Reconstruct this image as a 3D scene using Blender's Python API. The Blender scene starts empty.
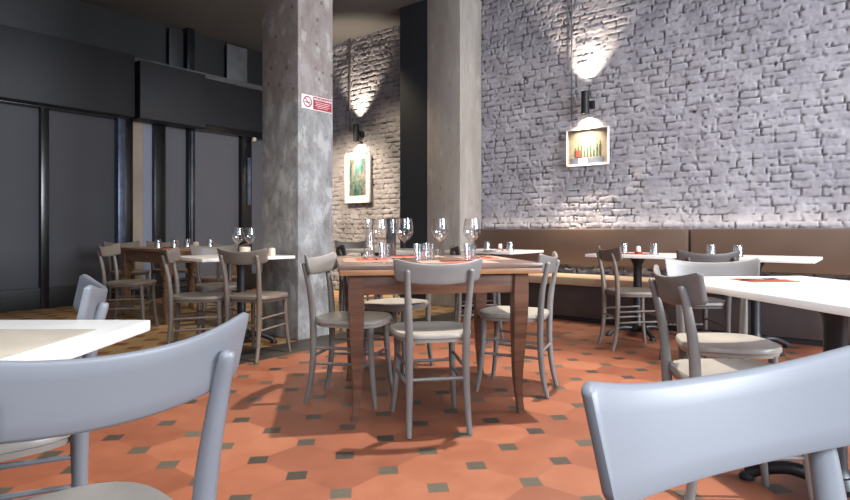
import bpy, bmesh, math, random
import numpy as np
from mathutils import Vector, Matrix
random.seed(7)
C = bpy.context.scene.collection
F, HY, CH = 580.0, 230.0, 0.95          # focal length in px, horizon row, eye height
TH = math.radians(38.5)                 # the room is turned against the view
D = Vector((math.cos(TH), -math.sin(TH), 0)); N = Vector((math.sin(TH), math.cos(TH), 0))
def room(a, b, z=0.0): return D*a + N*b + Vector((0, 0, z))
def R(d): return math.radians(d)

# ------------------------------------------------------------------ materials
def srgb(r, g, b):
    f = lambda c: (c/255/12.92) if c/255 <= .04045 else ((c/255+.055)/1.055)**2.4
    return (f(r), f(g), f(b), 1)
class NT:
    def __init__(s, name):
        s.m = bpy.data.materials.new(name); s.m.use_nodes = True
        s.t = s.m.node_tree; s.n = s.t.nodes; s.l = s.t.links
        s.b = s.n['Principled BSDF']; s.out = s.n['Material Output']
    def add(s, typ, **kw):
        nd = s.n.new(typ)
        for k, v in kw.items():
            if k.startswith('i_'):
                nd.inputs[k[2:].replace('_', ' ')].default_value = v
            else: setattr(nd, k, v)
        return nd
    def link(s, a, b): s.l.new(a, b)
    def math(s, op, a, b=None, c=None):
        nd = s.n.new('ShaderNodeMath'); nd.operation = op
        for k, v in enumerate((a, b, c)):
            if v is None: continue
            if isinstance(v, (int, float)): nd.inputs[k].default_value = v
            else: s.l.new(v, nd.inputs[k])
        return nd.outputs[0]
    def mix(s, fac, c1, c2, typ='MIX'):
        nd = s.n.new('ShaderNodeMix'); nd.data_type = 'RGBA'; nd.blend_type = typ
        for sock, v in ((nd.inputs[0], fac), (nd.inputs[6], c1), (nd.inputs[7], c2)):
            if isinstance(v, (int, float)): sock.default_value = v
            elif isinstance(v, tuple): sock.default_value = v
            else: s.l.new(v, sock)
        return nd.outputs[2]
    def ramp(s, fac, stops):
        nd = s.n.new('ShaderNodeValToRGB'); e = nd.color_ramp.elements
        while len(e) < len(stops): e.new(.5)
        for k, (p, c) in enumerate(stops): e[k].position = p; e[k].color = c
        s.l.new(fac, nd.inputs[0]); return nd.outputs[0]
    def noise(s, scale, detail=4, rough=.55, coord='Object', vec=None, dist=0):
        nd = s.n.new('ShaderNodeTexNoise'); nd.inputs['Scale'].default_value = scale
        nd.inputs['Detail'].default_value = detail; nd.inputs['Roughness'].default_value = rough
        nd.inputs['Distortion'].default_value = dist
        if vec is None:
            tc = s.n.new('ShaderNodeTexCoord'); vec = tc.outputs[coord]
        s.l.new(vec, nd.inputs['Vector']); return nd.outputs[0]
    def bump(s, h, strength=.3, dist=.01):
        nd = s.n.new('ShaderNodeBump'); nd.inputs['Strength'].default_value = strength
        nd.inputs['Distance'].default_value = dist
        s.l.new(h, nd.inputs['Height']); s.l.new(nd.outputs[0], s.b.inputs['Normal'])
def plain(name, col, rough=.5, metal=0, vary=.12, scale=9, bump=0, spec=.5, coat=0):
    t = NT(name); n = t.noise(scale)
    c2 = tuple(max(0, c*(1-vary)) for c in col[:3])+(1,); c1 = tuple(min(1, c*(1+vary)) for c in col[:3])+(1,)
    t.link(t.ramp(n, [(.3, c2), (.7, c1)]), t.b.inputs['Base Color'])
    t.b.inputs['Roughness'].default_value = rough; t.b.inputs['Metallic'].default_value = metal
    t.b.inputs['Specular IOR Level'].default_value = spec
    t.b.inputs['Coat Weight'].default_value = coat
    if bump: t.bump(t.noise(scale*8), bump, .004)
    return t.m
M = {}
M['chair'] = plain('grey chair paint', srgb(111, 107, 104), .38, vary=.07, scale=14)
M['seat'] = plain('worn grey seat paint', srgb(140, 134, 126), .36, vary=.10, scale=10)
M['chair_brown'] = plain('brown grey chair paint', srgb(108, 98, 90), .45, vary=.08)
M['chair_dark'] = plain('charcoal chair paint', srgb(76, 70, 68), .45, vary=.08)
M['chair_daylit'] = plain('daylit grey chair paint', srgb(116, 118, 123), .42, vary=.03, scale=6)  # same grey paint, with the bluish daylight on the near chairs in the colour
M['white_top'] = plain('pale stone tabletop', srgb(226, 221, 214), .35, vary=.04, scale=12)
M['grey_top'] = plain('grey stone tabletop', srgb(140, 134, 126), .4, vary=.06, scale=12)
M['top_edge'] = plain('dark tabletop underside', srgb(60, 56, 54), .5)
M['iron'] = plain('black cast iron', srgb(30, 30, 34), .42, vary=.2)
M['black'] = plain('matt black metal', srgb(24, 24, 26), .5, vary=.1)
M['bulk'] = plain('black sheet steel', srgb(28, 28, 33), .55, vary=.25, scale=1.5)
M['ledge'] = plain('dark grey steel', srgb(84, 84, 86), .45, vary=.3, scale=4)
M['mullion'] = plain('gloss black steel', srgb(22, 22, 26), .25, vary=.2)
M['mullion_lit'] = plain('brushed steel blue and highlight', srgb(92, 102, 122), .3, .5, vary=.3)
M['blind'] = plain('grey roller blind', srgb(96, 95, 100), .8, vary=.05, scale=1.2)
M['blind_dark'] = plain('dark grey roller blind', srgb(80, 80, 85), .8, vary=.05, scale=1.2)
M['beige'] = plain('beige plaster reveal', srgb(176, 160, 142), .8, vary=.12, scale=2)
M['paleblue'] = plain('pale blue plaster reveal', srgb(150, 156, 172), .8, vary=.05, scale=2)
M['leather'] = plain('taupe leather', srgb(98, 78, 66), .42, vary=.08, scale=3, bump=.1)
M['leather_seat'] = plain('tan leather', srgb(176, 150, 124), .42, vary=.08, scale=3, bump=.1)
M['benchbase'] = plain('dark brown panel', srgb(60, 48, 46), .6, vary=.1)
M['red'] = plain('red paper napkin', srgb(158, 62, 44), .8, vary=.1)
M['pink'] = plain('white and red printed paper', srgb(128, 106, 94), .8)
M['kraft'] = plain('kraft paper', srgb(176, 164, 146), .85)
M['steel'] = plain('cutlery steel', srgb(90, 84, 82), .25, .9)
M['salt'] = plain('white ceramic', srgb(235, 232, 228), .3)
M['cream'] = plain('cream candle jar', srgb(214, 200, 178), .35)
M['frame_white'] = plain('white frame', srgb(238, 234, 226), .5, vary=.02)
M['sign_white'] = plain('white sign plate', srgb(232, 228, 228), .4, vary=.02)
M['sign_red'] = plain('red sign plate', srgb(158, 40, 48), .5, vary=.04)
M['sign_black'] = plain('black sign print', srgb(40, 36, 40), .5)
M['ceiling'] = plain('dark painted ceiling', srgb(92, 90, 90), .9, vary=.1, scale=1, bump=.2)
M['blackwall'] = plain('black painted panel', srgb(38, 40, 45), .55, vary=.12, scale=2)

def wood(name, c1, c2, c3, rough=.35, sc=1.0):
    t = NT(name); tc = t.add('ShaderNodeTexCoord'); mp = t.add('ShaderNodeMapping')
    mp.inputs['Scale'].default_value = (1.2*sc, 14*sc, 14*sc)
    t.link(tc.outputs['Object'], mp.inputs[0])
    n = t.noise(2.2, 6, .6, vec=mp.outputs[0], dist=.6)
    t.link(t.ramp(n, [(.3, c1), (.5, c2), (.72, c3)]), t.b.inputs['Base Color'])
    t.b.inputs['Roughness'].default_value = rough; t.bump(n, .12, .003); return t.m
M['wood'] = wood('walnut', srgb(68, 42, 31), srgb(92, 60, 44), srgb(116, 78, 54))
M['wood_top'] = wood('worn tabletop wood', srgb(74, 56, 48), srgb(98, 78, 68), srgb(120, 98, 86), .25)
M['wood_leaf'] = wood('orange brown wood', srgb(112, 74, 46), srgb(136, 94, 60), srgb(156, 114, 76), .35)
M['wood_side'] = wood('orange pine', srgb(92, 68, 50), srgb(120, 90, 64), srgb(142, 110, 82), .4)

def concrete(name, c1, c2, c3, stain=(0.09, .07, .06, 1), split=None, sc=4.5, w=.10, vs=.55):
    t = NT(name); tc = t.add('ShaderNodeTexCoord'); mp = t.add('ShaderNodeMapping')
    mp.inputs['Scale'].default_value = (1, 1, vs); t.link(tc.outputs['Object'], mp.inputs[0])
    n = t.noise(sc, 9, .74, vec=mp.outputs[0], dist=.3)
    c = t.ramp(n, [(.5-w, c1), (.5, c2), (.5+w, c3)])
    n2 = t.noise(17, 5, .7, vec=mp.outputs[0])
    f = t.ramp(n2, [(.60, (0, 0, 0, 1)), (.72, (.75, .75, .75, 1))])
    c = t.mix(f, c, stain)
    n3 = t.noise(9, 3, .5, vec=mp.outputs[0])
    f3 = t.ramp(n3, [(.62, (0, 0, 0, 1)), (.68, (.5, .5, .5, 1))])
    c = t.mix(f3, c, c3)
    if split:
        sep = t.add('ShaderNodeSeparateXYZ'); t.link(tc.outputs['Object'], sep.inputs[0])
        z = t.math('ADD', sep.outputs[2], t.math('MULTIPLY', n2, .06))
        g = t.math('GREATER_THAN', z, split[0])
        c = t.mix(g, c, t.mix(.55, c, split[1], 'MULTIPLY'))
        c = t.mix(t.math('MULTIPLY', g, .35), c, split[2])
        vo = t.add('ShaderNodeTexVoronoi'); vo.inputs['Scale'].default_value = 9; t.link(tc.outputs['Object'], vo.inputs['Vector'])
        pit = t.math('LESS_THAN', t.math('ADD', vo.outputs['Distance'], t.math('MULTIPLY', n2, .25)), .30)
        c = t.mix(t.math('MULTIPLY', t.math('MULTIPLY', pit, g), .75), c, stain)
        chip = t.math('GREATER_THAN', n3, .60); c = t.mix(t.math('MULTIPLY', chip, .35), c, srgb(186, 182, 176))
    t.link(c, t.b.inputs['Base Color']); t.b.inputs['Roughness'].default_value = .8
    t.bump(t.noise(22, 8, .7, vec=mp.outputs[0]), .5, .012); return t.m
M['conc_left'] = concrete('patched raw concrete', srgb(112, 108, 104), srgb(142, 140, 138), srgb(172, 172, 172), srgb(92, 84, 78), (2.10, srgb(228, 214, 208), srgb(150, 130, 122)), w=.14)
M['conc_mid'] = concrete('plastered concrete', srgb(140, 130, 120), srgb(164, 155, 146), srgb(186, 180, 172), srgb(122, 112, 102), None, 3.0, .24, .25)

def glass(name, tint=(1, 1, 1, 1), base=.07):
    t = NT(name); t.n.remove(t.b)
    tr_ = t.add('ShaderNodeBsdfTransparent'); tr_.inputs[0].default_value = tint
    gl = t.add('ShaderNodeBsdfGlossy'); gl.inputs['Roughness'].default_value = .04
    lw = t.add('ShaderNodeLayerWeight'); lw.inputs[0].default_value = .35
    n = t.noise(25)
    fac = t.math('ADD', t.math('MULTIPLY', t.math('POWER', lw.outputs['Facing'], 1.6), .62), t.math('MULTIPLY', n, base*2))
    mx = t.add('ShaderNodeMixShader'); t.link(fac, mx.inputs[0]); t.link(tr_.outputs[0], mx.inputs[1]); t.link(gl.outputs[0], mx.inputs[2])
    t.link(mx.outputs[0], t.out.inputs[0]); return t.m
M['glass'] = glass('clear glass'); M['glass_thick'] = glass('thick tumbler glass', (.93, .95, .97, 1), .2); M['glass_grey'] = glass('smoked glass', (.62, .64, .68, 1))

# floor: octagon tiles with a small diamond insert at every corner
def floor_mat():
    t = NT('terracotta octagon tiles'); geo = t.add('ShaderNodeNewGeometry')
    sep = t.add('ShaderNodeSeparateXYZ'); t.link(geo.outputs['Position'], sep.inputs[0])
    X, Y = sep.outputs[0], sep.outputs[1]
    ang = .668; ox, oy = -.953, 3.254
    dx = t.math('SUBTRACT', X, ox); dy = t.math('SUBTRACT', Y, oy)
    ii = t.math('DIVIDE', t.math('SUBTRACT', t.math('MULTIPLY', dx, math.cos(ang)), t.math('MULTIPLY', dy, math.sin(ang))), .246)
    jj = t.math('DIVIDE', t.math('ADD', t.math('MULTIPLY', dx, math.sin(ang)), t.math('MULTIPLY', dy, math.cos(ang))), .255)
    di = t.math('ABSOLUTE', t.math('SUBTRACT', ii, t.math('ROUND', ii)))
    dj = t.math('ABSOLUTE', t.math('SUBTRACT', jj, t.math('ROUND', jj)))
    l1 = t.math('ADD', di, dj)
    a = t.math('SUBTRACT', t.math('MULTIPLY', X, D.x), t.math('MULTIPLY', Y, -D.y))
    far = t.math('LESS_THAN', a, -3.95); strip = t.math('MULTIPLY', t.math('LESS_THAN', a, -3.57), t.math('GREATER_THAN', a, -3.95))
    rad = t.math('ADD', .215, t.math('MULTIPLY', far, .10))
    ins = t.math('LESS_THAN', l1, rad)
    cid = t.add('ShaderNodeCombineXYZ'); t.link(t.math('FLOOR', ii), cid.inputs[0]); t.link(t.math('FLOOR', jj), cid.inputs[1])
    wn = t.add('ShaderNodeTexWhiteNoise'); t.link(cid.outputs[0], wn.inputs[0])
    rid = t.add('ShaderNodeCombineXYZ'); t.link(t.math('ROUND', ii), rid.inputs[0]); t.link(t.math('ROUND', jj), rid.inputs[1])
    wn2 = t.add('ShaderNodeTexWhiteNoise'); t.link(rid.outputs[0], wn2.inputs[0])
    nz = t.noise(5, 6, .65, vec=geo.outputs['Position'])
    mixf = t.math('ADD', t.math('MULTIPLY', wn.outputs[0], .45), t.math('MULTIPLY', nz, .55))
    terra = t.ramp(mixf, [(.2, srgb(106, 60, 42)), (.5, srgb(124, 73, 51)), (.8, srgb(140, 88, 64))])
    tan = t.ramp(mixf, [(.2, srgb(138, 112, 74)), (.8, srgb(164, 136, 94))])
    base = t.mix(far, terra, tan)
    dk = t.ramp(t.math('ADD', t.math('MULTIPLY', wn2.outputs[0], .5), t.math('MULTIPLY', t.noise(60, 3, .7, vec=geo.outputs['Position']), .5)), [(.2, srgb(44, 38, 33)), (.8, srgb(84, 76, 64))])
    insc = t.mix(far, dk, srgb(118, 70, 48))
    c = t.mix(ins, base, insc)
    gr = t.math('LESS_THAN', t.math('MINIMUM', di, dj), .008)
    gr2 = t.math('LESS_THAN', t.math('ABSOLUTE', t.math('SUBTRACT', l1, rad)), .010)
    g = t.math('MULTIPLY', t.math('MAXIMUM', t.math('MULTIPLY', gr, t.math('SUBTRACT', 1, ins)), gr2), .16)
    c = t.mix(g, c, srgb(92, 54, 38))
    sc = t.ramp(nz, [(.3, srgb(38, 35, 31)), (.7, srgb(66, 60, 53))])
    c = t.mix(strip, c, sc)
    t.link(c, t.b.inputs['Base Color'])
    t.link(t.math('ADD', .34, t.math('MULTIPLY', nz, .25)), t.b.inputs['Roughness'])
    t.b.inputs['Specular IOR Level'].default_value = .45
    hb = t.math('SUBTRACT', t.math('MULTIPLY', nz, .3), g); t.bump(hb, .15, .003)
    return t.m
M['floor'] = floor_mat()

def brick_mat():
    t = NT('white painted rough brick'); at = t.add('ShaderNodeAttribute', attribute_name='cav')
    n = t.noise(4, 6, .6); n2 = t.noise(38, 5, .7)
    c = t.ramp(n, [(.3, srgb(142, 139, 147)), (.7, srgb(176, 173, 180))])
    c = t.mix(t.ramp(n2, [(.55, (0, 0, 0, 1)), (.75, (.35, .35, .35, 1))]), c, srgb(122, 116, 116))
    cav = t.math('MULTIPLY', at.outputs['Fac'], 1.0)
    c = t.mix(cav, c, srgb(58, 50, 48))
    t.link(c, t.b.inputs['Base Color']); t.b.inputs['Roughness'].default_value = .75
    t.bump(n2, .45, .006); return t.m
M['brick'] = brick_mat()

def art_mat(name, stops, sc, stretch):
    t = NT(name); tc = t.add('ShaderNodeTexCoord'); mp = t.add('ShaderNodeMapping')
    mp.inputs['Scale'].default_value = stretch; t.link(tc.outputs['Object'], mp.inputs[0])
    n = t.noise(sc, 4, .7, vec=mp.outputs[0], dist=1.2)
    t.link(t.ramp(n, stops), t.b.inputs['Base Color']); t.b.inputs['Roughness'].default_value = .5
    return t.m
M['art_green'] = art_mat('blue green painted leaves', [(.30, srgb(10, 30, 38)), (.42, srgb(18, 60, 66)), (.5, srgb(38, 78, 60)), (.58, srgb(124, 86, 88)), (.66, srgb(26, 54, 88))], 26, (1, 1, .35))
M['art_cream'] = art_mat('cream poster paper', [(.3, srgb(96, 88, 76)), (.7, srgb(128, 118, 102))], 4, (1, 1, 1))
M['bottle_green'] = plain('poster green print', srgb(26, 48, 28), .6, vary=.3, scale=30)
M['poster_red'] = plain('poster red print', srgb(110, 34, 28), .6)
M['poster_blue'] = plain('poster grey blue print', srgb(66, 72, 90), .6, vary=.3, scale=20)

# ------------------------------------------------------------------ geometry
def obj(name, bm, mat, parent=None, smooth=True, loc=None, rotz=None):
    me = bpy.data.meshes.new(name); bmesh.ops.recalc_face_normals(bm, faces=bm.faces); bm.to_mesh(me); bm.free()
    me.materials.append(mat)
    if smooth:
        me.polygons.foreach_set('use_smooth', [True]*len(me.polygons))
        me.set_sharp_from_angle(angle=R(38))
    o = bpy.data.objects.new(name, me); C.objects.link(o)
    if parent: o.parent = parent
    if loc is not None: o.location = loc
    if rotz is not None: o.rotation_euler = (0, 0, rotz)
    return o
def tag(o, label, cat, group=None):
    o['label'] = label; o['category'] = cat
    if group: o['group'] = group
    return o
def thing(name, label, cat, loc=(0, 0, 0), rotz=0, group=None):
    o = bpy.data.objects.new(name, None); C.objects.link(o); o.empty_display_size = .1
    o.location = loc; o.rotation_euler = (0, 0, rotz); return tag(o, label, cat, group)
def struct(name, bm, mat, loc=None, rotz=None, smooth=False, parent=None):
    o = obj(name, bm, mat, parent, smooth, loc, rotz)
    if parent is None: o['kind'] = 'structure'
    return o
def box(bm, lo, hi, bev=0.0):
    c = [(a+b)/2 for a, b in zip(lo, hi)]; s = [b-a for a, b in zip(lo, hi)]
    t = bmesh.new(); bmesh.ops.create_cube(t, size=1)
    bmesh.ops.scale(t, vec=s, verts=t.verts); bmesh.ops.translate(t, vec=c, verts=t.verts)
    if bev: bmesh.ops.bevel(t, geom=list(t.edges), offset=bev, segments=2, affect='EDGES', profile=.6)
    merge(bm, t); return bm
def merge(bm, t):
    me = bpy.data.meshes.new('t'); t.to_mesh(me); t.free(); bm.from_mesh(me); bpy.data.meshes.remove(me)
def nb(lo, hi, bev=0.0): return box(bmesh.new(), lo, hi, bev)
def tube(bm, pts, radii, seg=10, cap=True):
    pts = [Vector(p) for p in pts]; rings = []
    if isinstance(radii, (int, float)): radii = [radii]*len(pts)
    up = Vector((0, 0, 1)) if abs((pts[-1]-pts[0]).normalized().z) < .8 else Vector((0, 1, 0))
    for k, p in enumerate(pts):
        d = (pts[min(k+1, len(pts)-1)]-pts[max(k-1, 0)]).normalized()
        u = d.cross(up).normalized(); v = d.cross(u)
        rings.append([bm.verts.new(p+(u*math.cos(2*math.pi*j/seg)+v*math.sin(2*math.pi*j/seg))*radii[k]) for j in range(seg)])
    for a, b in zip(rings, rings[1:]):
        for j in range(seg): bm.faces.new((a[j], a[(j+1) % seg], b[(j+1) % seg], b[j]))
    if cap: bm.faces.new(rings[0][::-1]); bm.faces.new(rings[-1])
    return bm
def spline(P, n=5):
    P = [Vector(p) for p in P]; out = []
    for k in range(len(P)-1):
        p0 = P[max(k-1, 0)]; p1 = P[k]; p2 = P[k+1]; p3 = P[min(k+2, len(P)-1)]
        for s in range(n):
            t = s/n
            out.append(.5*((2*p1)+(p2-p0)*t+(2*p0-5*p1+4*p2-p3)*t*t+(3*p1-p0-3*p2+p3)*t**3))
    out.append(P[-1]); return out
def splr(P, r, n=5, **k):
    q = spline([(*p, rr) [:3] for p, rr in zip(P, r)], n); m = len(r)-1
    rad = [r[min(int(t*m/(len(q)-1)), m-1)]*(1-(t*m/(len(q)-1)-min(int(t*m/(len(q)-1)), m-1)))+r[min(int(t*m/(len(q)-1)), m-1)+1]*(t*m/(len(q)-1)-min(int(t*m/(len(q)-1)), m-1)) for t in range(len(q))]
    return q, rad
def lathe(bm, prof, seg=24, cx=0, cy=0):
    rings = []
    for r, z in prof:
        if r < 1e-5: rings.append([bm.verts.new((cx, cy, z))])
        else: rings.append([bm.verts.new((cx+r*math.cos(2*math.pi*j/seg), cy+r*math.sin(2*math.pi*j/seg), z)) for j in range(seg)])
    for a, b in zip(rings, rings[1:]):
        for j in range(seg):
            k = (j+1) % seg
            if len(a) == 1 and len(b) == 1: continue
            if len(a) == 1: bm.faces.new((a[0], b[k], b[j]))
            elif len(b) == 1: bm.faces.new((a[j], a[k], b[0]))
            else: bm.faces.new((a[j], a[k], b[k], b[j]))
    return bm
def nl(prof, seg=24): return lathe(bmesh.new(), prof, seg)
def extrude_outline(pts, z0, z1, zf=None):
    bm = bmesh.new(); lo = [bm.verts.new((x, y, z0)) for x, y in pts]; hi = [bm.verts.new((x, y, z1)) for x, y in pts]
    bm.faces.new(lo[::-1]); bm.faces.new(hi); n = len(pts)
    for k in range(n): bm.faces.new((lo[k], lo[(k+1) % n], hi[(k+1) % n], hi[k]))
    return bm
def copy_tree(o, parent=None):
    c = o.copy(); C.objects.link(c)
    if parent: c.parent = parent
    for ch in [x for x in KIDS.get(o, [])]: copy_tree(ch, c)
    return c
KIDS = {}
def index(root):
    KIDS[root] = list(root.children)
    for ch in root.children: index(ch)

# ------------------------------------------------------------------ the chair (faces local +y)
def band_bm(w=.425, th=.017):
    bm = bmesh.new(); G = {}
    ts = [-1, -.994, -.98]+[-.95+1.9*i/26 for i in range(27)]+[.98, .994, 1]
    qs = [0, .02, .06, .25, .5, .75, .94, .98, 1]; nx, nz = len(ts)-1, len(qs)-1
    for s in (0, 1):
        for i, t in enumerate(ts):
            x = t*w/2; bow = .052*(1-t*t); e = max(0, abs(t)-.90)/.10
            zt = .792+.030*abs(t)**2.2-.012*e**4; zb = .697+.019*t*t+.012*e**3
            for k, q in enumerate(qs):
                z = zb+(zt-zb)*q; y = -.205-bow-(z-.70)*.20+.036
                trim = (1-q)*.010*abs(t)**6
                ek = {0: .35, 1: .8, nz-1: .8, nz: .35}.get(k, 1.0); ei = {0: .35, 1: .8, nx-1: .8, nx: .35}.get(i, 1.0)
                h = th/2*min(ek, ei)
                G[s, i, k] = bm.verts.new((x-math.copysign(trim, t), y+(h if s else -h), z))
    for i in range(nx):
        for k in range(nz):
            bm.faces.new((G[0, i, k], G[0, i+1, k], G[0, i+1, k+1], G[0, i, k+1]))
            bm.faces.new((G[1, i, k], G[1, i, k+1], G[1, i+1, k+1], G[1, i+1, k]))
    for i in range(nx):
        for k in (0, nz): bm.faces.new((G[0, i, k], G[0, i+1, k], G[1, i+1, k], G[1, i, k]))
    for k in range(nz):
        for i in (0, nx): bm.faces.new((G[0, i, k], G[1, i, k], G[1, i, k+1], G[0, i, k+1]))
    return bm
def seat_outline(s=1.0, n=40):
    out = []
    for k in range(n):
        a = 2*math.pi*k/n; c, si = math.cos(a), math.sin(a)
        p = 3.2
        r = (abs(c)**p+abs(si)**p)**(-1/p)
        x, y = r*c, r*si
        wd = .195+.016*y
        yy = y*.192+(.018*(1-x*x) if y > 0 else 0)
        out.append((x*wd*s, yy*s+.0))
    return out
def seat_bm():
    bm = bmesh.new(); rings = []
    lv = [(.90, .422), (.95, .424), (.965, .440), (1.0, .444), (1.0, .458), (.975, .465), (.90, .464), (.7, .460), (.45, .457), (.2, .456)]
    for s, z in lv:
        rings.append([bm.verts.new((x, y, z)) for x, y in seat_outline(s)])
    for a, b in zip(rings, rings[1:]):
        n = len(a)
        for j in range(n): bm.faces.new((a[j], a[(j+1) % n], b[(j+1) % n], b[j]))
    bm.faces.new(rings[0][::-1]); bm.faces.new(rings[-1]); return bm
def make_chair(mat, seatmat):
    t = thing('dining_chair', 'x', 'chair')
    obj('seat', seat_bm(), seatmat, t)
    obj('backrest', band_bm(), mat, t)
    for s in (-1, 1):
        P = [(s*.143, -.222, 0), (s*.139, -.197, .10), (s*.135, -.180, .26), (s*.136, -.180, .44), (s*.142, -.190, .58), (s*.149, -.212, .70), (s*.151, -.228, .756), (s*.151, -.2295, .763), (s*.151, -.231, .768)]
        r = [.0125, .0155, .0175, .019, .0175, .0145, .0128, .0105, .005]
        q, rr = splr(P, r, 4); obj('rear_leg', tube(bmesh.new(), q, rr, 12), mat, t)
        P = [(s*.166, .190, 0), (s*.156, .172, .12), (s*.146, .158, .28), (s*.143, .152, .43)]
        q, rr = splr(P, [.0115, .0145, .017, .0185], 5); obj('front_leg', tube(bmesh.new(), q, rr, 12), mat, t)
        for z in (.215, .30):
            obj('side_stretcher', tube(bmesh.new(), [(s*.133, -.182, z), (s*.141, 0, z+.006), (s*.149, .162, z+.01)], [.007, .0095, .007], 8), mat, t)
    obj('front_stretcher', tube(bmesh.new(), [(-.147, .160, .265), (0, .160, .265), (.147, .160, .265)], [.007, .0095, .007], 8), mat, t)
    obj('rear_stretcher', tube(bmesh.new(), [(-.133, -.183, .255), (0, -.183, .255), (.133, -.183, .255)], [.007, .0095, .007], 8), mat, t)
    index(t); return t
PROTO = {}
def chair(x, y, facing, label, kind='chair', group=None):
    if kind not in PROTO:
        seatm = {'chair': M['seat'], 'chair_brown': M['chair_brown'], 'chair_dark': M['chair_dark'], 'chair_daylit': M['seat']}[kind]
        o = make_chair(M[kind], seatm); PROTO[kind] = o
    else: o = copy_tree(PROTO[kind])
    o.location = (x, y, 0); o.rotation_euler = (0, 0, R(facing-90)); o['label'] = label
    if group: o['group'] = group
    return o

# ------------------------------------------------------------------ shell
struct('floor', nb((-9, -2.5, -.1), (9, 13, 0)), M['floor'])
def room_box(lo, hi, bev=0): return nb(lo, hi, bev)     # local x = a, local y = b
RZ = -TH
struct('ceiling', nb((-8.3, -2.5, 3.9), (3.5, 6.6, 4.0)), M['ceiling'], rotz=RZ)

def fbm(nx, nz, cells, seed):
    rs = np.random.RandomState(seed); cx, cz = cells
    g = rs.rand(cz+2, cx+2); u = np.linspace(0, cx, nx); v = np.linspace(0, cz, nz)
    iu = u.astype(int); iv = v.astype(int); fu = u-iu; fv = v-iv; fu = fu*fu*(3-2*fu); fv = fv*fv*(3-2*fv)
    A = g[np.ix_(iv, iu)]; B = g[np.ix_(iv, iu+1)]; Cc = g[np.ix_(iv+1, iu)]; Dd = g[np.ix_(iv+1, iu+1)]
    return (A*(1-fu)+B*fu)*(1-fv)[:, None]+(Cc*(1-fu)+Dd*fu)*fv[:, None]
def brick_wall():
    a0, a1, z0, z1 = -8.0, 2.0, 0.0, 3.9; st = .0115
    nx = int((a1-a0)/st)+1; nz = int((z1-z0)/st)+1
    a = np.linspace(a0, a1, nx); z = np.linspace(z0, z1, nz); Aa, Z = np.meshgrid(a, z)
    w1 = fbm(nx, nz, (60, 24), 1)-.5; w2 = fbm(nx, nz, (60, 24), 2)-.5; w3 = fbm(nx, nz, (300, 110), 3)-.5
    Zw = Z+w1*.014+w3*.007; Aw = Aa+w2*.02+(fbm(nx, nz, (300, 110), 4)-.5)*.012
    hc = .074; row = np.floor(Zw/hc).astype(int); fz = Zw/hc-row
    rs = np.random.RandomState(5); nr = row.max()+3; nc = 140
    rowoff = rs.rand(nr)*.2; jit = (rs.rand(nr, nc)-.5)*.35; hh = rs.rand(nr, nc)
    L = .172; u = (Aw-a0+.5+rowoff[row])/L; k = np.floor(u).astype(int)
    def jp(kk): return kk+jit[row, kk % nc]
    left = jp(k); k2 = np.where(u < left, k-1, k); right = jp(k2+1); k2 = np.where(u > right, k2+1, k2)
    left = jp(k2); right = jp(k2+1)
    dl = np.minimum(u-left, right-u)*L; dz = np.minimum(fz, 1-fz)*hc
    rough = fbm(nx, nz, (420, 170), 6); big = fbm(nx, nz, (45, 18), 7)
    jw = .002+.006*fbm(nx, nz, (160, 70), 8)
    dist = np.minimum(dl, dz*1.0)
    s = np.clip(dist/(jw+.006), 0, 1); s = s*s*(3-2*s)
    fill = np.clip((.5*fbm(nx, nz, (110, 50), 9)+.5*fbm(nx, nz, (300, 120), 11)-.36)*4.2, 0, 1)        # joints smeared over with paint
    face = hh[row, k2 % nc]*.009+rough*.006
    depth = face*(s+(1-s)*fill*.7)-(1-s)*(.018*(1-fill))
    holes = np.clip((fbm(nx, nz, (330, 130), 10)-.80)*6, 0, 1)*np.clip((hh[row, k2 % nc]-.4)*4, 0, 1)
    depth = depth-holes*.02+big*.015
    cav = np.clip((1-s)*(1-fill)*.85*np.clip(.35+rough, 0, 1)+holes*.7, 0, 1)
    co = np.empty((nz, nx, 3)); co[..., 0] = Aa; co[..., 1] = 6.315-depth; co[..., 2] = Z
    idx = np.arange(nx*nz).reshape(nz, nx)
    q = np.stack([idx[:-1, :-1], idx[:-1, 1:], idx[1:, 1:], idx[1:, :-1]], -1).reshape(-1, 4)
    me = bpy.data.meshes.new('wall_back'); me.vertices.add(nx*nz); me.vertices.foreach_set('co', co.ravel())
    me.loops.add(q.size); me.loops.foreach_set('vertex_index', q.ravel().astype(np.int32))
    me.polygons.add(len(q)); me.polygons.foreach_set('loop_start', np.arange(0, q.size, 4, dtype=np.int32))
    me.polygons.foreach_set('loop_total', np.full(len(q), 4, dtype=np.int32))
    me.update(calc_edges=True); me.polygons.foreach_set('use_smooth', np.ones(len(q), dtype=bool))
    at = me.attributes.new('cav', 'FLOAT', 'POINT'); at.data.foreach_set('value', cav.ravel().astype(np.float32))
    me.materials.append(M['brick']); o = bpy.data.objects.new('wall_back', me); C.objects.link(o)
    o.rotation_euler = (0, 0, RZ); o['kind'] = 'structure'
    struct('trim_1', nb((-8.3, 6.34, 0), (2.0, 6.5, 3.9)), M['brick'], rotz=RZ)
brick_wall()

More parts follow.
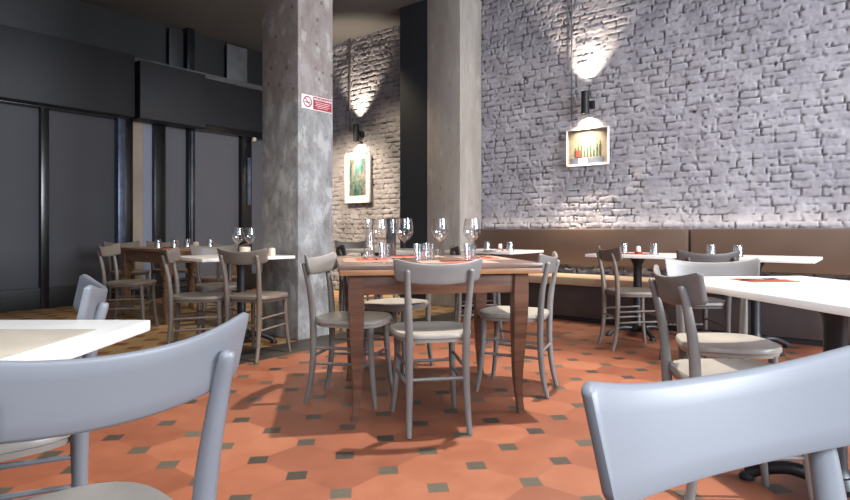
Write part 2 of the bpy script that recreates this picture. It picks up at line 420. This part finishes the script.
# pillars
def pillar(name, a0, a1, b0, b1, mat, label):
    bm = bmesh.new(); ca, cb = (a0+a1)/2, (b0+b1)/2
    box(bm, (a0-ca, b0-cb, 0), (a1-ca, b1-cb, 3.9), .012)
    o = obj(name, bm, mat, smooth=True, loc=room(ca, cb), rotz=RZ); tag(o, label, 'pillar'); return o
pillar('concrete_pillar', -4.471, -3.961, 3.225, 3.628, M['conc_left'], 'patched raw concrete pillar carrying the red no smoking sign')
pillar('concrete_pillar', -4.587, -4.073, 5.807, 6.29, M['conc_mid'], 'smooth plastered concrete pillar standing against the brick wall beside the bench')
struct('trim_2', room_box((-5.05, 5.815, 0), (-4.592, 6.29, 3.9), .004), M['blackwall'], rotz=RZ)

# left wall: steel frame with grey blinds
AW = -8.0
def b_of(x, a=AW):
    u = (x-425)/F; Y = a/(u*D.x+D.y); return Y*(N.y+N.x*u)
struct('wall_left', room_box((AW-.3, -1.5, 0), (AW-.12, 6.5, 3.9)), M['black'], rotz=RZ)
bl = [(-160, -40, 'blind_dark'), (-30, 40, 'blind_dark'), (48, 116, 'blind_dark'), (164, 187, 'blind'), (193, 240, 'blind'), (250, 280, 'blind')]
for k, (x0, x1, mm) in enumerate(bl):
    struct('window_%d' % (k+1), room_box((AW-.06, b_of(x0), .25), (AW-.04, b_of(x1), 2.6)), M[mm], rotz=RZ)
tr = 3
def trim(lo, hi, mat, bev=.004):
    global tr
    struct('trim_%d' % tr, room_box(lo, hi, bev), mat, rotz=RZ, smooth=True); tr += 1
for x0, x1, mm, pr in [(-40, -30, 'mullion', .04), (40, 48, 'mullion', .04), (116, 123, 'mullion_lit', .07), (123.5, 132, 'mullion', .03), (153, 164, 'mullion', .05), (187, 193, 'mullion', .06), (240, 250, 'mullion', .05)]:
    trim((AW-.1, b_of(x0), 0), (AW+pr, b_of(x1), 2.5), M[mm])
trim((AW-.1, b_of(132), 0), (AW-.03, b_of(144), 2.5), M['beige'])
trim((AW-.1, b_of(144), 0), (AW-.028, b_of(153), 2.5), M['paleblue'])
trim((AW-.1, -1.4, 0), (AW+.01, 6.25, .25), M['black'])
trim((AW+.04, b_of(189.2), .3), (AW+.068, b_of(190.8), 2.4), M['mullion_lit'])  # highlight down the mullion, put in as a paler strip
trim((AW+.04, b_of(245), 1.35), (AW+.075, b_of(248.5), 2.1), M['mullion_lit'])  # highlight on the black mullion, also put in as a paler piece
# bulkhead
trim((AW-.1, -1.4, 2.42), (AW+.10, 6.25, 2.52), M['mullion'])
trim((AW-.1, -1.4, 2.52), (AW+.04, 6.25, 3.19), M['bulk'])
trim((AW-.1, -1.4, 3.19), (AW+.14, 6.2, 3.265), M['ledge'])
trim((-7.95, 3.62, 2.42), (-7.64, 4.555, 3.18), M['bulk'], .01)
trim((-7.95, -1.4, 2.43), (-7.70, 3.58, 3.24), M['bulk'], .01)
trim((AW-.05, b_of(228), 3.28), (AW-.02, b_of(248), 3.85), M['ledge'])
trim((AW-.05, b_of(170), 3.28), (AW-.02, b_of(184), 3.85), M['bulk'])
trim((AW-.1, b_of(186), 3.265), (AW+.05, b_of(193), 3.9), M['mullion'])
# small spot lamp under the bulkhead at the pillar
e = obj('spot_lamp', nl([(0, 0), (.035, 0), (.035, .05), (.02, .06), (0, .06)]), M['cream'], loc=room(-7.86, b_of(254, -7.86), 2.36))
tag(e, 'small pale spot lamp under the black steel bulkhead beside the raw pillar', 'lamp')

# bench along the brick wall
t = thing('banquette_bench', 'long taupe leather wall bench with tan seat under the brick wall', 'bench', room(-1.1, 5.9), RZ)
def bp(name, lo, hi, bev, mat): return obj(name, nb(lo, hi, bev), mat, t)
A0, A1 = -4.06+1.1, 3.0
bp('backrest', (A0, .20, .56), (-1.524+1.1-.006, .355, .965), .03, M['leather'])
bp('backrest', (-1.524+1.1+.006, .20, .56), (A1, .355, .965), .03, M['leather'])
bp('seat_cushion', (A0, -.26, .375), (A1, .33, .462), .022, M['leather_seat'])
bp('base', (A0, -.215, .05), (A1, .33, .375), .004, M['benchbase'])
bp('toe_kick', (A0, -.19, 0), (A1, .30, .05), .002, M['black'])

# ------------------------------------------------------------------ wall pieces
def sconce(a, z, label):
    s = thing('wall_sconce', label, 'lamp', room(a, 6.2, z), RZ, 'black wall sconces')
    obj('lamp_shade', lathe(bmesh.new(), [(.0, -.10), (.036, -.10), (.040, -.132), (.044, -.132), (.044, .132), (.040, .132), (.036, .10), (0, .10)], 28), M['black'], s)
    obj('wall_bracket', nb((-.02, .03, -.03), (.02, .10, .03), .004), M['black'], s)
    obj('wall_plate', nb((.03, .06, -.06), (.075, .105, .03), .006), M['black'], s)
    return s
sconce(-2.64, 2.375, 'black cylinder wall sconce lit up and down above the poster over the bench')
sconce(-6.26, 2.41, 'black cylinder wall sconce above the green painting behind the pillar')
for a, z, lab in ((-2.83, 2.30, 'thin vertical conduit on white brick left of the sconce over the bench'), (-6.46, 2.46, 'thin vertical conduit on the brick beside the sconce above the green painting')):
    bm = tube(bmesh.new(), [(0, 0, z), (0, 0, 3.88)], .010, 8)
    tag(obj('electrical_conduit', bm, M['ledge'], loc=room(a, 6.265), rotz=RZ), lab, 'conduit')
# painting left
p = thing('framed_painting', 'white framed blue and green plant painting on the brick wall', 'picture', room(-6.275, 6.25, 1.745), RZ)
w, h = .265, .385
bm = bmesh.new()
for lo, hi in (((-w, -.02, -h), (-w+.03, .02, h)), ((w-.03, -.02, -h), (w, .02, h)), ((-w, -.02, -h), (w, .02, -h+.03)), ((-w, -.02, h-.03), (w, .02, h))): box(bm, lo, hi, .003)
obj('picture_frame', bm, M['frame_white'], p)
obj('mat_board', nb((-w+.02, -.004, -h+.02), (w-.02, .01, h-.02)), M['frame_white'], p)
obj('canvas', nb((-w+.088, -.008, -h+.115), (w-.088, 0, h-.095)), M['art_green'], p)
# poster right
p = thing('framed_poster', 'white framed poster of bottles on a table lit from above', 'picture', room(-2.635, 6.25, 1.885), RZ)
w, h = .248, .212
bm = bmesh.new()
for lo, hi in (((-w, -.02, -h), (-w+.014, .02, h)), ((w-.014, -.02, -h), (w, .02, h)), ((-w, -.02, -h), (w, .02, -h+.02)), ((-w, -.02, h-.014), (w, .02, h))): box(bm, lo, hi, .003)
obj('picture_frame', bm, M['frame_white'], p)
obj('poster_sheet', nb((-w+.01, -.002, -h+.01), (w-.01, .01, h-.01)), M['art_cream'], p)
bm = bmesh.new()
for k in range(9): 
    x = -.15+k*.036; hh = .06+.03*((k*7) % 3)
    box(bm, (x, -.006, -.10), (x+.02, -.002, -.10+hh)); box(bm, (x+.006, -.006, -.10+hh), (x+.014, -.002, -.08+hh+.02))
obj('printed_bottles', bm, M['bottle_green'], p)
bm = bmesh.new(); box(bm, (-.13, -.008, -.11), (-.08, -.003, -.03)); obj('printed_figure', bm, M['poster_red'], p)
bm = bmesh.new(); box(bm, (-.2, -.006, -.19), (.19, -.003, -.12)); obj('printed_table', bm, M['poster_blue'], p)
bm = bmesh.new(); box(bm, (-.1, -.009, -.18), (.0, -.0062, -.125)); obj('printed_plate', bm, M['frame_white'], p)

# sign on the pillar (faces +d)
s = thing('no_smoking_sign', 'red and white no smoking sign on the raw concrete pillar', 'sign', room(-3.957, 3.43, 2.07), RZ+R(90))
# local x runs along the face (away), local -y looks out to +d
obj('sign_plate', nb((-.173, -.006, -.062), (.173, .002, .062), .002), M['sign_white'], s)
obj('red_panel', nb((-.045, -.009, -.055), (.168, -.004, .055)), M['sign_red'], s)
bm = bmesh.new(); n = 40
def ring(bm, r0, r1, cx, cz, y, seg=40):
    A = [bm.verts.new((cx+r0*math.cos(2*math.pi*k/seg), y, cz+r0*math.sin(2*math.pi*k/seg))) for k in range(seg)]
    B = [bm.verts.new((cx+r1*math.cos(2*math.pi*k/seg), y, cz+r1*math.sin(2*math.pi*k/seg))) for k in range(seg)]
    for k in range(seg): bm.faces.new((A[k], B[k], B[(k+1) % seg], A[(k+1) % seg]))
ring(bm, .038, .049, -.109, 0, -.0085)
for q in (-1,):
    c, si = math.cos(R(-45)), math.sin(R(-45)); hw, ln = .0045, .042
    v = [bm.verts.new((-.109+c*a-si*b, -.0087, c*b+si*a)) for a, b in ((-ln, -hw), (ln, -hw), (ln, hw), (-ln, hw))]; bm.faces.new(v)
obj('prohibition_ring', bm, M['sign_red'], s, smooth=False)
bm = bmesh.new(); box(bm, (-.137, -.0082, -.010), (-.090, -.0064, -.001)); box(bm, (-.087, -.0082, -.010), (-.081, -.0064, -.001))
for q in range(3): box(bm, (-.087+.001*q, -.0082, .004+q*.007), (-.083+.001*q, -.0064, .009+q*.007))
obj('cigarette_symbol', bm, M['sign_black'], s, smooth=False)
def text(body, size, x, z, parent):
    cu = bpy.data.curves.new('t', 'FONT'); cu.body = body; cu.size = size; cu.align_x = 'CENTER'; cu.extrude = .0004; cu.offset = .0006
    o = bpy.data.objects.new('t', cu); C.objects.link(o); bpy.context.view_layer.update()
    me = bpy.data.meshes.new_from_object(o.evaluated_get(bpy.context.evaluated_depsgraph_get())); bpy.data.objects.remove(o)
    me.transform(Matrix.Rotation(R(90), 4, 'X')); me.materials.clear(); me.materials.append(M['sign_white'])
    q = bpy.data.objects.new('lettering', me); C.objects.link(q); q.parent = parent; q.location = (x, -.0105, z)
text('VIETATO FUMARE', .026, .062, .026, s)
bm = bmesh.new()
for k, wd in enumerate((.09, .078, .085, .06)): box(bm, (.062-wd, -.0098, .008-k*.015), (.062+wd, -.0085, .0115-k*.015))
obj('printed_line', bm, M['sign_white'], s, smooth=False)

# ------------------------------------------------------------------ tables
def pedestal_table(loc, rz, w, d, label, z=.735, px=0, py=0, group=None, topmat='white_top'):
    t = thing('pedestal_table', label, 'table', loc, rz, group)
    obj('tabletop', nb((-w/2, -d/2, z-.026), (w/2, d/2, z), .004), M[topmat], t)
    obj('top_support', nb((px-.2, py-.2, z-.036), (px+.2, py+.2, z-.0262), .003), M['iron'], t)
    obj('column', lathe(bmesh.new(), [(.075, .06), (.05, .085), (.036, .12), (.036, .60), (.040, .64), (.07, z-.04), (.07, z-.036)], 20, px, py), M['iron'], t)
    bm = lathe(bmesh.new(), [(0, .035), (.07, .035), (.08, .06), (.06, .09), (0, .095)], 20, px, py)
    for k in range(4):
        a = R(45+90*k); c, s_ = math.cos(a), math.sin(a)
        P = [(px+c*.05, py+s_*.05, .065), (px+c*.14, py+s_*.14, .075), (px+c*.22, py+s_*.22, .05), (px+c*.275, py+s_*.275, .022)]
        q, rr = splr(P, [.026, .024, .021, .022], 4); tube(bm, q, rr, 10)
        lathe(bm, [(0, 0), (.028, 0), (.03, .012), (.02, .024), (0, .026)], 14, px+c*.275, py+s_*.275)
    obj('cast_foot', bm, M['iron'], t); return t
TR1 = room(-1.76, 5.30); TR2 = room(-.82, 5.30); TL2 = room(-3.27, 5.30)
pedestal_table(TR1, RZ, .70, .70, 'white topped pedestal table with two upturned tumblers before the bench, beside the brown backed chair')
pedestal_table(TR2, RZ, .84, .70, 'white topped pedestal table in front of the bench at right behind the charcoal chair')
pedestal_table(TL2, RZ, .80, .70, 'white topped pedestal table at the bench end next to the plastered pillar')
TB = Vector((-1.605, 4.833, 0))
pedestal_table(TB, R(45), .80, .65, 'white topped table with wine glasses against the raw concrete pillar', px=.08)
TD = Vector((-.50, 6.35, 0))
pedestal_table(TD, R(0), .82, .62, 'pale pedestal table half hidden behind the central wooden table', z=.74, topmat='grey_top')
TF = Vector((1.13+.32, 2.05, 0))
pedestal_table(TF, R(7.5), .72, 1.15, 'white topped table at right with dark cutlery on a red napkin', z=.74)
TN = Vector((-.643-.36, 1.01, 0))
pedestal_table(TN, 0, .72, .70, 'white topped table at near left with a kraft paper mat', z=.74)

# central draw-leaf table
YAW = R(9.5)
def wp(x, y): return Vector((x, y, 0))
cn = Vector((-.414, 2.79, 0)); ux = Vector((math.cos(YAW), math.sin(YAW), 0)); uy = Vector((-math.sin(YAW), math.cos(YAW), 0))
TW, TDp = 1.03, .96
cc = cn+ux*TW/2+uy*TDp/2
CT = thing('wooden_dining_table', 'central walnut dining table with two layered top and curved legs', 'table', cc, YAW)
obj('tabletop', nb((-TW/2, -TDp/2, .757), (TW/2, TDp/2, .782), .005), M['wood_top'], CT)
obj('draw_leaf', nb((-TW/2+.002, -TDp/2+.004, .728), (TW/2-.002, TDp/2-.004, .7565), .004), M['wood_leaf'], CT)
lx, ly = TW/2-.085, TDp/2-.085
def tleg(sx, sy):
    bm = bmesh.new(); prev = None
    for z, off, hw in ((.728, 0, .038), (.62, 0, .038), (.50, -.001, .037), (.35, -.005, .030), (.2, -.008, .024), (.1, -.004, .019), (.03, .003, .017), (0, .006, .018)):
        cx, cy = sx*(lx+off), sy*(ly+off)
        ring_ = [bm.verts.new((cx+a*hw, cy+b*hw, z)) for a, b in ((-1, -1), (1, -1), (1, 1), (-1, 1))]
        if prev:
            for k in range(4): bm.faces.new((prev[k], prev[(k+1) % 4], ring_[(k+1) % 4], ring_[k]))
        else: bm.faces.new(ring_)
        prev = ring_
    bm.faces.new(prev[::-1]); bmesh.ops.bevel(bm, geom=[e for e in bm.edges if abs(e.verts[0].co.z-e.verts[1].co.z) > .01], offset=.005, segments=2, affect='EDGES')
    return bm
for sx in (-1, 1):
    for sy in (-1, 1): obj('leg', tleg(sx, sy), M['wood'], CT, loc=(-.012 if sx > 0 else 0, 0, 0))
for sy in (-1, 1): obj('apron', nb((-lx, sy*(ly+.012)-.012, .628), (lx, sy*(ly+.012)+.012, .728), .002), M['wood'], CT)
for sx in (-1, 1): obj('apron', nb((sx*(lx+.012)-.012, -ly, .628), (sx*(lx+.012)+.012, ly, .728), .002), M['wood'], CT)

# brown table at left
TAc = room(-6.16, 3.36)
TA = thing('wooden_dining_table', 'orange brown wooden table with turned legs at far left by the blinds', 'table', TAc, RZ)
obj('tabletop', nb((-.52, -.46, .725), (.52, .46, .757), .006), M['wood_side'], TA)
for sx in (-1, 1):
    for sy in (-1, 1):
        bm = lathe(bmesh.new(), [(0, 0), (.028, 0), (.034, .03), (.026, .06), (.040, .12), (.044, .25), (.034, .36), (.046, .40), (.030, .43), (.046, .47), (.046, .50), (0, .50)], 18, sx*.44, sy*.38)
        box(bm, (sx*.44-.047, sy*.38-.047, .49), (sx*.44+.047, sy*.38+.047, .725), .004); obj('leg', bm, M['wood_side'], TA)
for sy in (-1, 1): obj('apron', nb((-.40, sy*.40-.012, .61), (.40, sy*.40+.012, .725)), M['wood_side'], TA)
for sx in (-1, 1): obj('apron', nb((sx*.46-.012, -.34, .61), (sx*.46+.012, .34, .725)), M['wood_side'], TA)

# ------------------------------------------------------------------ chairs
chair(.028, 2.885, 100.5, 'grey wooden chair seen from behind at the near side of the central table')
chair(-.410, 3.285, -13, 'grey wooden chair at the left side of the central table beside the raw pillar')
chair(.545, 3.50, 157, 'grey wooden chair at the right side of the central table before the bench')
chair(-.185, 3.95, 240, 'grey wooden chair on the far side of the central table, seat seen below the apron')
chair(1.685, 4.72, 5, 'grey chair with brown back standing sideways in front of the bench', 'chair_brown')
chair(1.065, 2.0, -4, 'grey wooden chair left of the right hand white table, two thick posts')
chair(1.325, 2.57, 259, 'pale grey chair with wide bowed back behind the right hand white table')
chair(1.886, 4.05, 90, 'charcoal backed chair facing the bench behind the pale bowed chair', 'chair_dark')
chair(.47, 5.10, 2, 'charcoal chair by the bench end table, behind the central table', 'chair_dark')
chair(-2.80, 5.52, 6, 'brown grey chair at far left, facing the orange brown wooden table', 'chair_brown')
chair(-1.70, 4.38, 13, 'brown grey chair seen side on, left of the white table at the raw pillar', 'chair_brown')
chair(-1.272, 4.40, 72, 'brown grey chair seen from behind, just left of the raw concrete pillar', 'chair_brown')
chair(-1.86, 5.22, 300, 'brown grey chair behind the white table with wine glasses, facing the camera', 'chair_brown')
chair(-2.12, 6.02, 141, 'brown grey chair beyond the pillar table, turned to the orange brown table', 'chair_brown')
chair(-3.52, 6.90, -38.5, 'brown grey chair behind the orange brown table, nearer the left edge', 'chair_brown')
chair(-3.18, 7.25, -38.5, 'brown grey chair behind the orange brown table, nearer the pillar', 'chair_brown')
chair(-.61, 5.62, 14, 'charcoal chair in the gap between the raw pillar and the central table', 'chair_dark')
chair(-.90, 7.25, 285, 'charcoal chair against the brick wall below the green painting', 'chair_dark')
chair(-.571, .894, 142, 'grey chair in the near left foreground with its curved back filling the corner', 'chair_daylit')
chair(.410, .411, 295, 'grey chair in the near right foreground, only its pale curved back in view', 'chair_daylit')
chair(-1.080, 1.46, 212, 'grey chair behind the near left white table, cut by the left edge', 'chair_daylit')

# ------------------------------------------------------------------ tableware
def wineglass_bm(h=.235, R_=.051):
    o = [(0, 0), (.036, .001), (.037, .003), (.012, .007), (.0042, .014), (.0038, h*.40), (.010, h*.43), (.028, h*.50), (R_*.93, h*.60), (R_, h*.70), (R_*.93, h*.84), (R_*.80, h)]
    i = [(R_*.80-.0012, h), (R_*.93-.0016, h*.84), (R_-.0016, h*.70), (R_*.93-.0016, h*.60), (.026, h*.51), (.008, h*.45), (0, h*.44)]
    return nl(o+i, 28)
def tumbler_bm(h=.092, r=.036, up=True):
    o = [(0, 0), (r*.80, 0), (r*.84, .003), (r, h), (r-.0022, h), (r*.80-.001, .012), (0, .011)]
    if not up: o = [(a, h-z) for a, z in o]
    return nl(o, 24)
me_cache = {}
def ware(kind, mk, mat, name, loc, label, cat, group=None):
    if kind not in me_cache: o = obj(name, mk(), mat); me_cache[kind] = o
    else: o = me_cache[kind].copy(); C.objects.link(o)
    o.location = loc; tag(o, label, cat)
    if group: o['group'] = group
    elif 'group' in o: del o['group']
    return o
def at(x, Y, z): return Vector(((x-425)/F*Y, Y, z))
ZC = .782+.0005
G = 'wine glasses on the central table'
ware('wg', wineglass_bm, M['glass'], 'wine_glass', at(379.5, 3.52, ZC), 'wine glass on the central table between the clear carafe and the smoked carafe', 'wine glass', G)
ware('wg', wineglass_bm, M['glass'], 'wine_glass', at(404.5, 3.30, ZC), 'large wine glass on the central table in front of the black panel', 'wine glass', G)
ware('wg', wineglass_bm, M['glass'], 'wine_glass', at(440, 3.42, ZC), 'wine glass on the central table in front of the plastered pillar, left face', 'wine glass', G)
ware('wg', wineglass_bm, M['glass'], 'wine_glass', at(472, 3.36, ZC), 'wine glass nearest the right on the central table', 'wine glass', G)
def carafe_bm(): return nl([(0, 0), (.034, 0), (.036, .004), (.035, .05), (.026, .12), (.020, .17), (.024, .215), (.027, .235), (.0255, .235), (.0225, .215), (.0185, .17), (.0245, .12), (.0335, .05), (.033, .010), (0, .009)], 24)
o = ware('cf', carafe_bm, M['glass'], 'glass_carafe', at(369.5, 3.62, ZC), 'tall clear glass carafe at the left on the central table', 'carafe')
def bottle_bm(): return nl([(0, 0), (.030, 0), (.032, .004), (.032, .235), (.030, .240), (.030, .236), (.0295, .010), (0, .009)], 24)
o = ware('bt', bottle_bm, M['glass_grey'], 'smoked_carafe', at(391, 3.64, ZC), 'dark smoked glass carafe on the central table', 'carafe')
G = 'tumblers on the central table'
for x, Y, lab in ((384.5, 3.30, 'tumbler on the central table in front of the left wine glass'), (420, 3.12, 'nearer of the two tumblers side by side at mid table'), (429, 3.30, 'farther of the two tumblers side by side at mid table'), (470, 3.12, 'tumbler in front of the right hand wine glass')):
    ware('tb', tumbler_bm, M['glass_thick'], 'tumbler', at(x, Y, ZC), lab, 'glass', G)
inv = lambda: tumbler_bm(.098, .038, False)
for x, Y, z, lab, g in (
    (624, 5.32, .7355, 'left one of two upturned tumblers on the white table before the bench', 'upturned tumblers on the bench tables'),
    (654, 5.10, .7355, 'right one of two upturned tumblers on the white table before the bench', 'upturned tumblers on the bench tables'),
    (711, 4.80, .7355, 'upturned tumbler behind the charcoal backed chair at right', 'upturned tumblers on the bench tables'),
    (738, 4.62, .7355, 'upturned tumbler at the right edge above the pale bowed chair', 'upturned tumblers on the bench tables'),
    (487, 6.15, .7355, 'left one of two upturned tumblers on the bench end table by the pillar', 'upturned tumblers on the bench tables'),
    (510, 6.02, .7355, 'right one of two upturned tumblers on the bench end table by the pillar', 'upturned tumblers on the bench tables'),
    (158, 6.22, .7575, 'upturned tumbler at the left of the row on the orange brown table', 'upturned tumblers on the orange brown table'),
    (174, 6.30, .7575, 'upturned tumbler second from left on the orange brown table', 'upturned tumblers on the orange brown table'),
    (187, 6.55, .7575, 'upturned tumbler third from left on the orange brown table', 'upturned tumblers on the orange brown table'),
    (210, 6.65, .7575, 'upturned tumbler nearest the wine glasses on the orange brown table', 'upturned tumblers on the orange brown table')):
    ware('ti', inv, M['glass_thick'], 'tumbler', at(x, Y, z), lab, 'glass', g)
ware('jar', lambda: nl([(0, 0), (.026, 0), (.030, .01), (.030, .05), (.024, .062), (.012, .066), (0, .066)]), M['cream'], 'candle_jar', at(196, 6.25, .7575), 'small cream candle jar among tumblers on the orange brown table', 'jar')
ware('jar', None, None, 'candle_jar', at(272, 4.85, .7355), 'small cream jar at the pillar end of the white table with wine glasses', 'jar')
G = 'wine glasses on the pillar table'
ware('wg', None, None, 'wine_glass', at(238, 4.72, .7355), 'left wine glass on the white table by the raw pillar', 'wine glass', G)
ware('wg', None, None, 'wine_glass', at(250, 4.86, .7355), 'right wine glass on the white table by the raw pillar', 'wine glass', G)
ware('tin', lambda: nl([(0, 0), (.040, 0), (.042, .006), (.042, .075), (.036, .080), (0, .082)]), M['cream'], 'round_tin', at(245, 4.62, .7355), 'round pale tin between the two wine glasses by the raw pillar', 'tin')
def shaker(x, Y, z, lab):
    t = thing('salt_shaker', lab, 'shaker', at(x, Y, z), 0)
    obj('holder', nl([(0, 0), (.034, 0), (.034, .022), (.030, .024), (0, .024)]), M['red'], t)
    obj('shaker_body', nl([(0, .024), (.020, .024), (.022, .04), (.018, .066), (.010, .072), (0, .072)]), M['salt'], t)
shaker(500, 6.05, .7355, 'white salt shaker in a red holder on the bench end table')
shaker(638.5, 5.15, .7355, 'white salt shaker in a red holder between two tumblers before the bench')
# paper, napkins, cutlery
def flat(name, mat, loc, rz, w, d, th, lab, cat, group=None):
    o = obj(name, nb((-w/2, -d/2, 0), (w/2, d/2, th), min(.0006, th*.3)), mat, loc=loc, rotz=rz); return tag(o, lab, cat, group)
def fork_bm():
    bm = bmesh.new(); box(bm, (-.10, -.004, .001), (.03, .004, .004), .0008); box(bm, (.03, -.011, .001), (.045, .011, .004), .0008)
    for k in range(4): box(bm, (.045, -.011+k*.0062, .001), (.09, -.011+k*.0062+.0034, .0035))
    return bm
def knife_bm():
    bm = bmesh.new(); box(bm, (-.11, -.006, .001), (-.01, .006, .006), .001); box(bm, (-.01, -.007, .002), (.10, .007, .004), .001); return bm
def setting(p, rz, z, where, mat='pink', nap='red'):
    p = Vector(p)
    flat('paper_placemat', M[mat], (p.x, p.y, z), rz, .40, .28, .001, 'paper placemat '+where, 'placemat')
    r = Matrix.Rotation(rz, 3, 'Z'); q = p+r@Vector((.02, -.02, 0)); q.z = z+.0012
    flat('paper_napkin', M[nap], q, rz, .20, .17, .003, 'folded red paper napkin '+where, 'napkin')
    q = p+r@Vector((.02, .012, 0)); q.z = z+.0042
    ware('fk', fork_bm, M['steel'], 'fork', q, 'fork lying on the red napkin '+where, 'fork').rotation_euler = (0, 0, rz+.06)
    q = p+r@Vector((.02, -.045, 0)); q.z = z+.0042
    ware('kn', knife_bm, M['steel'], 'knife', q, 'knife lying on the red napkin '+where, 'knife').rotation_euler = (0, 0, rz-.05)
def cl(x, y): return cc+ux*x+uy*y
setting(cl(-.345, -.05), YAW+R(90), ZC, 'at the left place of the central table')
setting(cl(.10, -.30), YAW, ZC, 'at the near place of the central table')
setting(cl(.345, .06), YAW+R(-90), ZC, 'at the right place of the central table')
setting(cl(-.05, .31), YAW+R(180), ZC, 'at the far place of the central table')
setting(TF+Vector((-.08, .36, 0)), R(7.5), .7405, 'at the far end of the right hand white table', 'white_top')
setting(room(-5.90, 3.12), RZ, .7575, 'on the near corner of the orange brown table')
flat('paper_napkin', M['red'], room(-1.76, 5.25, .7355), RZ, .26, .20, .004, 'red paper napkin under the salt shaker before the bench', 'napkin')
flat('paper_placemat', M['kraft'], (-.86, 1.03, .7405), 0, .34, .38, .0012, 'kraft paper placemat on the near left white table', 'placemat')
ware('pl', lambda: nl([(0, 0), (.06, 0), (.10, .012), (.102, .015), (.06, .005), (0, .004)], 32), M['salt'], 'side_plate', at(492, 5.85, .7355), 'white side plate on the bench end table by the pillar', 'plate')

# ------------------------------------------------------------------ light
def area(loc, target, size, power, col, sy=None, spread=180):
    l = bpy.data.lights.new('area_light', 'AREA'); l.energy = power; l.color = col; l.size = size
    if sy: l.shape = 'RECTANGLE'; l.size_y = sy
    l.spread = R(spread)
    o = bpy.data.objects.new('area_light', l); C.objects.link(o); o.location = loc
    o.rotation_euler = (Vector(target)-Vector(loc)).to_track_quat('-Z', 'Y').to_euler(); return o
def spot(loc, target, power, col, ang, blend=.5, rad=.03):
    l = bpy.data.lights.new('spot_light', 'SPOT'); l.energy = power; l.color = col; l.spot_size = R(ang); l.spot_blend = blend; l.shadow_soft_size = rad
    o = bpy.data.objects.new('spot_light', l); C.objects.link(o); o.location = loc
    o.rotation_euler = (Vector(target)-Vector(loc)).to_track_quat('-Z', 'Y').to_euler(); return o
warm = (1, .84, .64); cool = (.80, .88, 1)
for a, z in ((-2.64, 2.375), (-6.26, 2.41)):
    spot(room(a, 6.15, z+.13), room(a, 6.24, z+1.0), 130, warm, 80, .75)
    spot(room(a, 6.15, z-.13), room(a, 6.22, z-1.0), 120, warm, 95, .85)
    spot(room(a, 6.12, z-.13), room(a, 6.24, z-1.0), 260, warm, 46, .9)
    spot(room(a, 6.19, z-.135), room(a, 6.30, z-.33), 32, warm, 110, .8)
area((.5, -1.8, 2.3), (.2, 4, .6), 5, 62, cool, 2.6)            # daylight from the shop windows behind
area((5.2, .3, 2.4), (-1, 5.2, 1.4), 3, 350, (.84, .91, 1), 2.2, 120)
area((.35, -.7, 1.9), (.45, .6, .7), 1.2, 27, cool, spread=110)  # added fill aimed at the near right chair back
area((0, .4, 3.6), (0, .5, 0), 1.2, 80, (.95, .97, 1))  # added overhead fill for the top edges of the near chairs
spot((.75, 3.35, 3.8), (.05, 3.2, 0), 1300, (1, .92, .82), 62, .5, .05)
spot((2.4, 3.2, 3.8), (1.9, 4.3, 0), 260, (1, .92, .82), 75, .6, .08)
spot((-1.0, 2.6, 3.8), (-1.3, 3.8, 0), 160, (1, .92, .84), 80, .6, .08)
p = room(-5.6, 3.6, 3.7); spot(p, room(-5.2, 3.4, 0), 220, warm, 90, .7, .1)
spot(room(-6.2, 4.6, 3.0), room(-6.5, 6.3, .9), 430, (1, .82, .58), 70, .8, .1)
p = room(-5.6, 5.4, 3.7); spot(p, room(-5.4, 5.5, 0), 170, (1, .82, .55), 90, .7, .1)
area(room(-1.4, 6.24, .985), room(-1.4, 6.22, 2), 5.2, 4.5, warm, .02)
area(room(-1.4, 5.95, 3.7), room(-1.4, 5.98, .5), 5, 22, (1, .90, .80), .3, 50)

w = bpy.data.worlds.new('World'); bpy.context.scene.world = w; w.use_nodes = True
w.node_tree.nodes['Background'].inputs[0].default_value = (.80, .86, 1, 1); w.node_tree.nodes['Background'].inputs[1].default_value = .22

cam = bpy.data.cameras.new('Camera'); co = bpy.data.objects.new('Camera', cam); C.objects.link(co)
co.location = (0, 0, CH); co.rotation_euler = (R(90), 0, 0)
cam.sensor_width = 36; cam.lens = F/850*36; cam.shift_y = -20/850; cam.clip_start = .02
sc = bpy.context.scene; sc.camera = co
sc.view_settings.view_transform = 'Standard'; sc.view_settings.exposure = 0
sc.cycles.use_denoising = True; sc.cycles.max_bounces = 10; sc.cycles.transmission_bounces = 10; sc.cycles.sample_clamp_indirect = 6
